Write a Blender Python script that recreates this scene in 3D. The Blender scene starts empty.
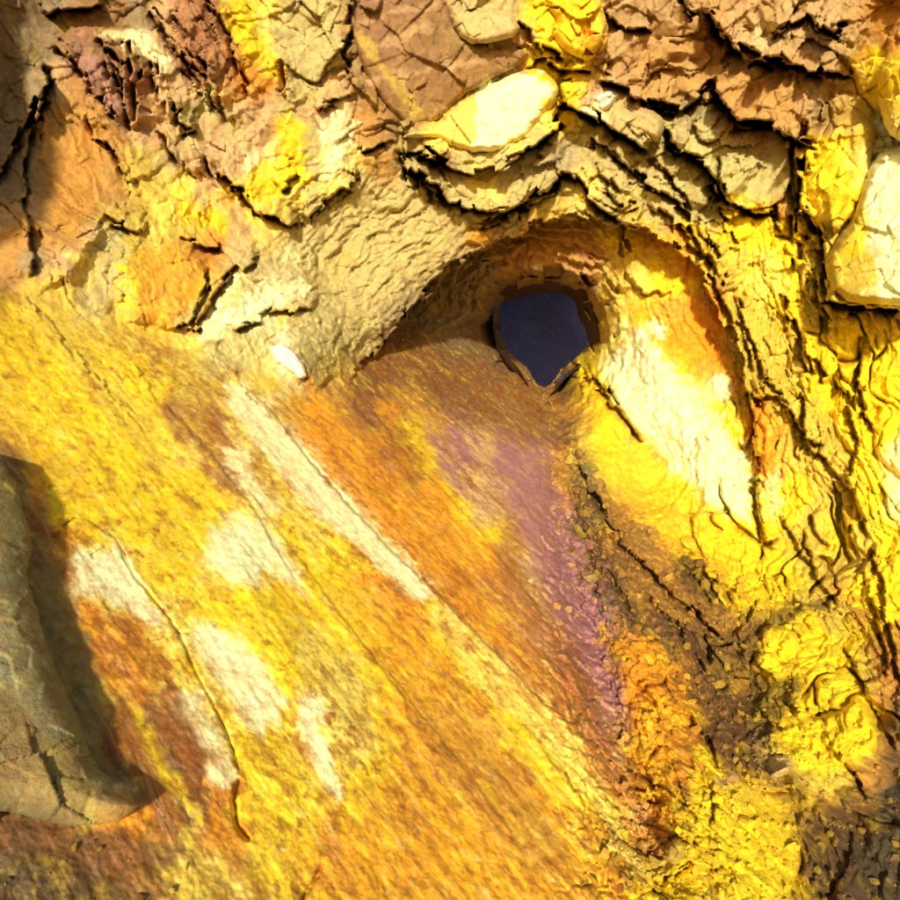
import bpy, math
import numpy as np
rng = np.random.RandomState(7)
C = bpy.context.scene.collection
F = 706.0                                   # focal length in photo pixels (900 wide)

# ------------------------------------------------------------------ noise
_perm = np.random.RandomState(3).permutation(256).astype(np.int64)
_perm = np.concatenate([_perm, _perm, _perm])
_gr = np.random.RandomState(5).normal(size=(256, 3)); _gr /= np.linalg.norm(_gr, axis=1)[:, None]
_gr = _gr.astype(np.float32)
_rnd = np.random.RandomState(9).rand(256, 8).astype(np.float32)

def _hash(i, j, k):
    return _perm[(_perm[(_perm[i & 255] + j) & 255] + k) & 255]

def perlin(p, seed=0):
    p = p + seed * 17.31
    i = np.floor(p).astype(np.int64); f = (p - i).astype(np.float32)
    w = f * f * f * (f * (f * 6 - 15) + 10)
    out = np.zeros(len(p), np.float32)
    for dx in (0, 1):
        for dy in (0, 1):
            for dz in (0, 1):
                g = _gr[_hash(i[:, 0] + dx, i[:, 1] + dy, i[:, 2] + dz)]
                d = g[:, 0] * (f[:, 0] - dx) + g[:, 1] * (f[:, 1] - dy) + g[:, 2] * (f[:, 2] - dz)
                ww = (w[:, 0] if dx else 1 - w[:, 0]) * (w[:, 1] if dy else 1 - w[:, 1]) * (w[:, 2] if dz else 1 - w[:, 2])
                out += ww * d
    return out * 1.6

def fbm(p, octv=4, seed=0, gain=.5, ridge=False):
    a, s, t = 1.0, 0, 0
    for o in range(octv):
        n = perlin(p * (2.03 ** o), seed + o)
        if ridge: n = 1 - 2 * np.abs(n)
        s = s + a * n; t += a; a *= gain
    return s / t

def plates(p, seed=0, tilt=1.0, jit=.9):
    """voronoi plates: every cell a randomly tilted facet with its own offset; returns (height, edge distance, random)"""
    p = p + seed * 11.7
    i = np.floor(p).astype(np.int64)
    n = len(p)
    d1 = np.full(n, 9e9, np.float32); d2 = d1.copy()
    h = np.zeros(n, np.float32); r = np.zeros(n, np.float32)
    for dx in (-1, 0, 1):
        for dy in (-1, 0, 1):
            for dz in (-1, 0, 1):
                c = i + np.array([dx, dy, dz])
                k = _hash(c[:, 0], c[:, 1], c[:, 2])
                rr = _rnd[k]
                q = (p - (c + .5 + (rr[:, :3] - .5) * jit)).astype(np.float32)
                d = np.sqrt((q * q).sum(1))
                m = d < d1
                d2 = np.where(m, d1, np.minimum(d2, d))
                d1 = np.where(m, d, d1)
                hh = ((rr[:, 3:6] - .5) * q).sum(1) * 2 * tilt + (rr[:, 6] - .5)
                h = np.where(m, hh, h); r = np.where(m, rr[:, 7], r)
    return h, d2 - d1, r

def sstep(a, b, x):
    t = np.clip((x - a) / (b - a), 0, 1); return t * t * (3 - 2 * t)

# ------------------------------------------------------------------ base surfaces (inverse depth is affine in a plane)
def slab_w(u, v):
    a = (u - 450) / F; b = (450 - v) / F
    return (2.874 * a - 2.389 + 4.506 * b) / -7.505

class TPS:
    def __init__(s, pts):
        P = np.array(pts, float); s.xy = P[:, :2] / 450.; w = P[:, 2]; n = len(P)
        K = s.k(s.xy, s.xy) + np.eye(n) * 2e-4
        A = np.zeros((n + 3, n + 3)); A[:n, :n] = K; A[:n, n] = 1; A[:n, n + 1:] = s.xy; A[n:, :n] = A[:n, n:].T
        s.c = np.linalg.solve(A, np.concatenate([w, np.zeros(3)]))
    def k(s, a, b):
        r2 = ((a[:, None, :] - b[None]) ** 2).sum(-1)
        return .5 * r2 * np.log(r2 + 1e-12)
    def __call__(s, u, v):
        q = np.stack([u, v], -1) / 450.; n = len(s.xy); out = np.empty(len(q))
        for i in range(0, len(q), 100000):
            qq = q[i:i + 100000]
            out[i:i + 100000] = s.k(qq, s.xy) @ s.c[:n] + s.c[n] + qq @ s.c[n + 1:]
        return out

def J(u, v, k=1.0): return (u, v, float(slab_w(u, v)) * k)
def Y(u, v, y): return (u, v, 1.0 / (y if y < 2.6 or y > 5.9 else 2.6 + (y - 2.6) * .72))
trough = [(545, 405), (560, 440), (560, 500), (585, 600), (615, 700), (640, 800), (655, 890), (665, 1000), (680, 1150)]
left_joint = [(-200, 215), (0, 283), (95, 315), (190, 345), (255, 368), (320, 387)]
OUT = ([J(*p) for p in trough[1:]] + [J(*p) for p in left_joint] +
    [Y(-220,-200,2.0), Y(-220,50,1.62), Y(0,0,2.55), Y(0,140,2.6), Y(60,60,2.75), Y(120,200,2.85), Y(200,0,2.95), Y(200,120,3.05), Y(200,250,3.05),  # far left margin, out of view, drawn nearer to shade the left edge
     Y(200,-220,2.7), Y(450,-240,3.1), Y(700,-240,3.1), Y(950,-240,2.6), Y(1140,-200,2.1),
     Y(330,0,3.2), Y(330,150,3.4), Y(330,280,3.65), Y(400,230,3.85), Y(370,350,3.95), Y(400,325,4.05), Y(450,0,3.35), Y(450,120,3.7), Y(480,250,4.15),
     Y(600,0,3.35), Y(600,110,3.85), Y(560,215,4.2), Y(640,230,4.2), Y(700,275,4.1), Y(745,390,3.85), Y(765,500,3.75), Y(775,560,3.5),
     Y(750,0,3.3), Y(750,130,3.65), Y(860,0,2.95), Y(860,150,3.35), Y(800,250,3.6), Y(900,100,3.0), Y(900,300,3.2), Y(850,450,3.42), Y(900,600,2.9),
     Y(1120,200,2.4), Y(1120,600,2.3), Y(1130,1000,1.45), Y(900,900,1.85), Y(900,1120,1.45), Y(760,880,1.86), Y(850,700,2.45), Y(720,700,2.6), Y(700,600,3.15),
     Y(800,620,2.95), Y(620,500,4.0), Y(650,450,4.2), Y(700,520,3.7),
     Y(500,400,8), Y(400,450,6), Y(200,500,5), Y(0,500,4.5), Y(-200,500,4), Y(300,800,4), Y(500,800,4), Y(0,900,3.0)])
INN = ([J(*p) for p in trough[:4]] +
    [J(385,348), J(405,330), J(428,341), J(450,352), J(476,364), J(500,374), J(524,388), Y(405,300,5.0), Y(430,285,5.0), Y(480,262,4.85), Y(520,240,4.7), Y(560,228,4.6), Y(640,240,4.52), Y(700,285,4.36), Y(710,330,4.28), Y(735,380,4.06), Y(765,500,3.78), Y(775,560,3.5),
     Y(450,318,5.3), Y(480,320,5.35), Y(500,300,5.3), Y(499,330,5.4), Y(520,280,4.95), Y(540,275,4.8), Y(560,255,4.72), Y(582,285,4.8), Y(595,340,5.0), Y(575,378,5.15), Y(600,385,4.85),
     Y(650,380,4.45), Y(640,290,4.56), Y(620,440,4.35), Y(680,450,4.1), Y(700,520,3.7), Y(700,600,3.15), Y(620,500,4.0), Y(500,420,8), Y(400,450,7), Y(500,160,4.6), Y(640,180,4.5), Y(800,300,4.3), Y(350,250,4.8), Y(800,600,3.1)])
tps_out, tps_in = TPS(OUT), TPS(INN)

def seg_dist(u, v, pts, closed=False):
    """distance to polyline, signed side (negative = left of travel as seen), arclength parameter"""
    P = np.array(pts, float)
    if closed: P = np.vstack([P, P[:1]])
    best = np.full(len(u), 1e9); side = np.zeros(len(u)); par = np.zeros(len(u)); acc = 0
    L = np.hypot(*(P[1:] - P[:-1]).T); tot = L.sum()
    for i in range(len(P) - 1):
        d = P[i + 1] - P[i]; l = max(L[i], 1e-6)
        ru, rv = u - P[i, 0], v - P[i, 1]
        t = np.clip((ru * d[0] + rv * d[1]) / l ** 2, 0, 1)
        qx, qy = ru - t * d[0], rv - t * d[1]
        dd = np.hypot(qx, qy)
        cr = (d[0] * rv - d[1] * ru) / l
        m = dd < best - 1e-9
        # at shared corners keep the segment whose line is farther (stable sign)
        tie = (np.abs(dd - best) <= 1e-6) & (np.abs(cr) > np.abs(side))
        best = np.where(m, dd, best)
        side = np.where(m | tie, cr, side)
        par = np.where(m, (acc + t * l) / tot, par)
        acc += l
    return best, side, par

def inside(u, v, poly):
    P = np.array(poly, float); r = np.zeros(len(u), bool); j = len(P) - 1
    for i in range(len(P)):
        c = ((P[i, 1] > v) != (P[j, 1] > v)) & (u < (P[j, 0] - P[i, 0]) * (v - P[i, 1]) / (P[j, 1] - P[i, 1] + 1e-12) + P[i, 0])
        r ^= c; j = i
    return r

def sdf(u, v, poly):
    d, _, _ = seg_dist(u, v, poly, True)
    return np.where(inside(u, v, poly), -d, d)

ARCH = [(330,392),(352,374),(372,352),(385,336),(400,322),(412,304),(430,288),(452,268),(480,251),(502,238),(522,231),(542,219),(562,213),(582,212),(600,222),(620,228),(642,229),(662,238),
        (682,251),(698,272),(712,293),(724,320),(734,348),(742,372),(748,398),(754,430),(758,470),(764,515),(772,560)]
ARCHPOLY = ARCH + [(740,640),(600,640),(420,520)]
HOLE = [(500,304),(506,294),(518,288),(534,283),(556,283),(571,286),(580,294),(584,308),(589,322),(592,336),(588,347),(580,355),(571,363),(562,370),(556,379),(550,386),(544,389),(537,385),(531,376),(524,367),(514,358),(505,346),(499,331),(497,316)]

# ledges: the rock left of travel stands proud by t metres at the line and fades over L pixels
LEDGES = [
 (.16,55,[(398,152),(425,152),(450,166),(475,172),(505,168),(532,150),(555,128),(566,104)]),
 (.13,48,[(404,164),(425,180),(440,188),(448,200),(466,206),(482,213),(508,213),(528,202),(545,186),(556,172),(572,172)]),
 (.10,30,[(556,172),(570,174),(584,186),(592,202),(602,212),(622,220),(640,224)]),
 (.16,42,[(558,98),(575,104),(592,112),(604,122),(624,133),(640,144),(653,148)]),
 (.14,36,[(660,124),(668,142),(676,152),(692,158),(706,164),(714,176),(720,194),(730,205)]),
 (.07,20,[(606,148),(626,162),(644,180),(662,192),(684,208),(690,222),(700,244),(714,272)]),
 (.11,36,[(574,448),(590,490),(606,524),(640,560),(668,590),(696,612),(722,640),(740,650)]),
 (.05,16,[(650,846),(634,780),(620,706),(606,636),(592,576),(576,520),(564,470)]),
 (.06,18,[(640,590),(664,612),(690,640),(706,676)]), (.05,14,[(600,560),(622,590),(640,620)]), (.05,14,[(716,690),(744,668),(770,672)]),
 (.06,16,[(660,700),(690,716),(712,742),(722,770)]), (.05,14,[(640,680),(656,700),(664,726)]), (.05,14,[(734,740),(760,720),(786,726)]), (.05,14,[(700,772),(716,800),(712,830)]),
 (.05,14,[(650,850),(676,832),(700,840)]), (.05,16,[(740,776),(764,790),(790,786),(812,800)]), (.05,14,[(780,700),(800,716),(830,712)]), (.05,12,[(676,560),(700,580),(716,604)]),
 (.05,14,[(760,600),(740,630),(744,660)]), (.05,16,[(820,740),(846,764),(870,800)]), (.05,16,[(660,880),(690,862),(730,870)]),
 (.05,20,[(58,40),(82,70),(104,100),(120,126)]), (.05,18,[(106,62),(124,96),(137,132)]), (.05,22,[(150,8),(172,44),(196,80),(214,108)]), (.04,16,[(196,60),(214,96),(226,122)]),
 (.05,22,[(84,112),(104,142),(128,176),(134,186)]), (.04,16,[(222,40),(240,74),(252,96)]), (.05,18,[(160,128),(178,156),(200,180)]),
 (.05,20,[(470,228),(500,217),(530,207),(554,195)]),
 (.06,18,[(644,204),(670,222),(698,250),(722,290),(738,330),(752,372)]),
 (.05,14,[(738,300),(750,330),(760,350),(766,384)]),
 (.05,16,[(596,166),(612,190),(622,204),(632,204)]),
 (.05,16,[(590,138),(600,146),(618,150),(630,166)]),
 (.12,50,[(700,0),(712,14),(720,32),(732,46),(750,52),(768,60),(790,66),(812,70),(838,70),(850,76)]),
 (.19,60,[(708,82),(714,92),(724,102),(730,116),(738,127),(754,126),(772,126),(792,132),(806,138),(818,142)]),
 (.09,30,[(598,82),(622,86),(645,98),(664,108),(678,110),(692,98),(712,80)]),
 (.07,26,[(605,8),(616,22),(630,30),(652,31)]),
 (.06,20,[(680,-10),(684,8),(696,18)]),
 (.06,22,[(770,36),(790,24),(808,12),(815,18),(822,30),(840,36)]),
 (.07,20,[(816,24),(830,30),(848,22)]),
 (.12,40,[(806,118),(800,150),(800,190),(803,208),(814,226),(822,246),(825,272),(828,298)]),
 (.20,40,[(824,296),(838,303),(856,305),(880,306),(930,306)]),
 (.08,22,[(746,392),(758,399),(776,402),(790,412),(798,430),(812,442),(824,446)]),
 (.06,16,[(785,124),(789,160),(795,200),(798,240),(800,272)]),
 (.09,30,[(722,150),(722,176),(726,196),(740,208),(758,212),(776,208)]),
 (.05,12,[(766,170),(772,200),(780,224),(788,232)]),
 (.06,14,[(716,206),(726,222),(730,240),(736,248)]),
 (.05,14,[(700,214),(708,240),(718,262),(722,280)]),
 (.05,14,[(650,152),(666,176),(688,200),(694,215)]),
 (.06,20,[(812,270),(820,300),(828,320),(832,335)]),
 (.06,16,[(780,296),(794,318),(800,340),(806,366),(812,380)]),
 (.06,16,[(800,330),(808,352),(818,372),(826,390)]),
 (.06,16,[(858,330),(862,360),(858,384),(862,410),(878,430)]),
 (.07,18,[(806,385),(802,420),(806,445),(824,460),(836,478),(842,500),(850,530),(862,560)]),
 (.06,16,[(832,366),(850,400),(856,440),(850,476),(860,510),(872,540)]),
 (.05,12,[(756,440),(760,470),(758,500),(764,530),(772,555)]),
 (.06,14,[(780,508),(788,528),(800,548),(812,572),(830,596),(836,610)]),
 (.05,12,[(808,510),(816,530),(828,548)]),
 (.05,12,[(760,384),(772,390),(788,400)]),
 (.07,18,[(870,540),(880,580),(886,620),(896,660),(905,690)]),
 (.06,16,[(862,560),(868,600),(880,640),(890,680)]),
 (.05,14,[(840,640),(856,670),(870,700),(884,720),(896,752)]),
 # inner right wall
 (.08,22,[(588,360),(594,378),(606,394),(618,408),(630,424),(642,442)]),
 (.04,14,[(625,270),(636,284),(652,292),(668,290)]),
 (.04,12,[(618,222),(622,240),(630,256)]),
 (.03,10,[(606,268),(612,284),(618,296)]),
 (.03,10,[(606,300),(608,330),(610,356)]),
 (.05,16,[(512,272),(530,270),(556,272),(580,274),(592,290)]),
 # left wall
 (.09,30,[(207,148),(212,164),(222,180),(238,184),(243,194),(256,207),(270,216),(288,221),(304,218)]),
 (.07,22,[(306,218),(322,204),(340,188),(358,174)]),
 (.05,14,[(278,194),(290,186),(302,178)]),
 (.06,20,[(172,102),(180,120),(188,132),(200,126)]),
 (.05,22,[(108,218),(124,228),(140,232)]),
 (.06,26,[(180,240),(198,246),(212,250),(222,240)]),
 (.05,14,[(276,58),(282,80),(280,96)]),
 (.04,16,[(206,0),(228,42),(240,70)]), (.04,14,[(168,10),(190,50),(212,84)]),
 (.05,20,[(126,34),(134,70),(140,110),(137,126)]), (.04,14,[(150,60),(160,90),(165,120)]),
 (.06,16,[(100,40),(120,70),(124,90)]),
 (.09,30,[(-4,186),(6,168),(14,146),(28,118),(42,98),(50,66)]),
 (.05,16,[(34,282),(33,240),(26,200),(28,150),(34,120)]),
 (.07,30,[(44,16),(60,8),(100,6)]),
 (.05,18,[(228,330),(250,318),(280,308),(316,308)]),
 (.05,14,[(186,336),(206,306),(232,272),(262,256)]), (.05,14,[(176,332),(196,300),(214,272)]),
 (.06,16,[(398,152),(412,170),(428,190),(440,200)]),
 (.05,18,[(350,74),(342,50),(352,30),(354,0)]),
 (.04,12,[(356,150),(380,144),(398,140)]), (.05,14,[(318,112),(340,100),(356,94)]),
 (.06,18,[(520,14),(532,30),(536,44),(552,54),(570,60)]),
 (.06,18,[(530,64),(550,62),(570,72),(590,72)]),
]
# slab steps (gentle): ridge lines that run down the dip
STEPS = [
 (.030,26,[(640,850),(600,778),(560,718),(500,658),(430,588),(360,518),(300,448),(240,384),(205,346)]),
 (.020,22,[(600,716),(560,640),(500,556),(440,488),(380,428),(336,382)]),
 (.020,16,[(150,436),(90,370),(22,292)]),
 (.018,16,[(300,590),(260,520),(210,452),(170,410),(120,350)]),
 (.022,12,[(448,368),(430,350),(414,334)]),
 (.016,14,[(590,640),(560,560),(520,500),(470,430),(420,370)]),
 (.014,18,[(420,720),(360,640),(300,560),(240,480)]),
 (.012,14,[(520,840),(440,740),(380,660)]),
 (.012,14,[(610,850),(560,770),(520,720)]),
]
CRACKS = [  # (depth, half width px, line)
 (.02,1.6,[(116,540),(135,575),(155,600),(178,630),(195,668),(215,705),(232,745),(240,776)]),
 (.04,2.0,[(52,538),(66,528),(70,522),(80,518)]), (.03,1.6,[(92,559),(104,551),(112,544)]),
 (.02,1.4,[(146,641),(160,637),(178,632),(200,629)]),
 (.05,2.5,[(240,776),(234,800),(238,826),(250,842)]),
 (.06,2.2,[(594,378),(606,394),(618,408),(630,424),(642,442)]),
 (.03,1.6,[(300,448),(330,482),(360,518)]),
 (.04,1.8,[(300,900),(316,876),(322,860)]),
 (.05,2.5,[(745,392),(750,412),(756,440),(760,470)]),
 (.08,4.5,[(838,472),(842,480),(848,486),(856,520)]),
 (.04,1.8,[(860,235),(878,238),(890,238)]),
]
# extra masses: (t metres, polygon, edge px)
BULGES = [
 (.05,[(782,650),(820,640),(862,680),(872,730),(850,770),(800,770),(762,740),(760,690)],40),
 (.10,[(620,330),(660,330),(740,440),(755,520),(720,520),(640,430)],40),
 (.06,[(205,530),(250,510),(300,590),(330,640),(370,680),(380,740),(330,770),(270,720),(210,640)],60),
 (.07,[(60,240),(115,215),(70,285),(45,285)],12),
 (.09,[(100,262),(130,232),(200,245),(215,262),(175,332),(130,330)],22),
]

# mineral colours of the rock, 25 px cells; corner shade is partly in them
CM = """NNUBBUKRRYpGGGBVVKGGGYYYKBKKoKoKKKoo
NUBRBUKRRYpGGGBVKBGGKYYOKKKooKPKKUoo
NUKVRBKRROYGGGBKVKooKYYYKKoKooKooUYY
NUKoVRKKGOOGGKBBooopPpYKKKoKKKoKUyYY
UUooKRKGGKKGKKoByppPPpYPGKGUGoKoUYyp
UUoooKKGKGKYGPoBGppPpGGGGGGGGKKKYYyP
UUoooyGKKKPYGpyoGBGGGGSGGGGGGGGGYYpP
UUoooyypKYYpGpGGGGGpGGGpGGGGGGGGYYpP
KKooyypYYKpyGGGGGGGGGyyGGyGGGYYoyYpP
oooKGypyOKpyGGGGGGgOgoooYYOYyYYYyyYp
oUKpGYYOOGGPGyGGGgUUoooKyyYOyyYYyyyP
ByyGGYOYyGPPGGGGUUUUUUUKypYYoypYyyyP
ByyGyYYGGPPpGGGUUUUgUUUyyYYOOyyYyyyy
BoyyyyypGGGPGgGBBgUUUUUypPYOOyyyYYYY
ooYyYYyyGGGPgyBBBggooUoYpPpYOyyyYYYY
oYYOpYYyypyGooBBoBooooBYYPppPyyyYYYY
oYOYYyBooyPyOoROooVoKoooYpPpYyOyyYYY
oOpYOYpBopyPOooOYoVKoVByYyPPpYOyyyYY
BOooYYpYoPypPOoROYVKVVogyoyPpYOyyyYp
gOYOoYYYoppypPoOoOYKKVogyoOYPYYYyyYp
goYYYoYoYpPpypPOoOYKoKVgooOyYYpYyyYp
ggOYpYoYpPPYpYYpOoOYooVgDgOyYYYyyYyY
gDoPPpYYPPYpYYYYpooOoKVVggooOYYYyyyY
SgOPPpYpPpoOYOOOoKoRoKVVggDDoYYYyoYY
SggOppPpYYYoOOYOOYOoooVVgooDYYYYyyoY
SGgOOOpPPPYpPpOOOYOOoKoVoogDDyYYYyYo
SSgyOppYPPPYPpYOOoYYKoVRoOYBYYYYYyyo
gSggyOppPPYYPpYYOoYYOKRRVOoDBDYYYyyo
gGSggBoKYPpYPYpYOooOYOKRKoYYBDYYYYYo
ggSgDoBBPYYypPYYOOoKYYOKRYOoBBKYYYyo
BgyGDBBBKYyypyYYOYoKYYYOKYYoYBKyYyoo
DoyyPgBBOOYyyyYYYOYoKOYYOoYBYKKyyyoD
DBByOOBoOYOYyOYOYYOOoOOYYKoYYoooBooD
DBBBoOoyOOOYooOYYOYYOooOYooYYYYoBBBD
BDoBBoyyyoyooOOYOOOYYOOYOyyYYYYoBBDD
DBBDoooyyyoyoOOYOYOOYYOYOYYYyYYyBBDD""".split()
PAL = dict(Y=(242,204,14), y=(206,178,62), O=(226,148,12), o=(180,128,48), B=(118,80,38), D=(80,60,30), G=(186,172,104), g=(128,116,64),
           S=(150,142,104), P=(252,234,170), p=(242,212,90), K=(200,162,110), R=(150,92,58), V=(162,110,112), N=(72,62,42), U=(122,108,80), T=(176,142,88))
def lin(c):
    c = np.array(c, float) / 255.
    return np.where(c <= .04045, c / 12.92, ((c + .055) / 1.055) ** 2.4)
CMAP = np.array([[lin(PAL[ch]) for ch in row] for row in CM])

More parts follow.
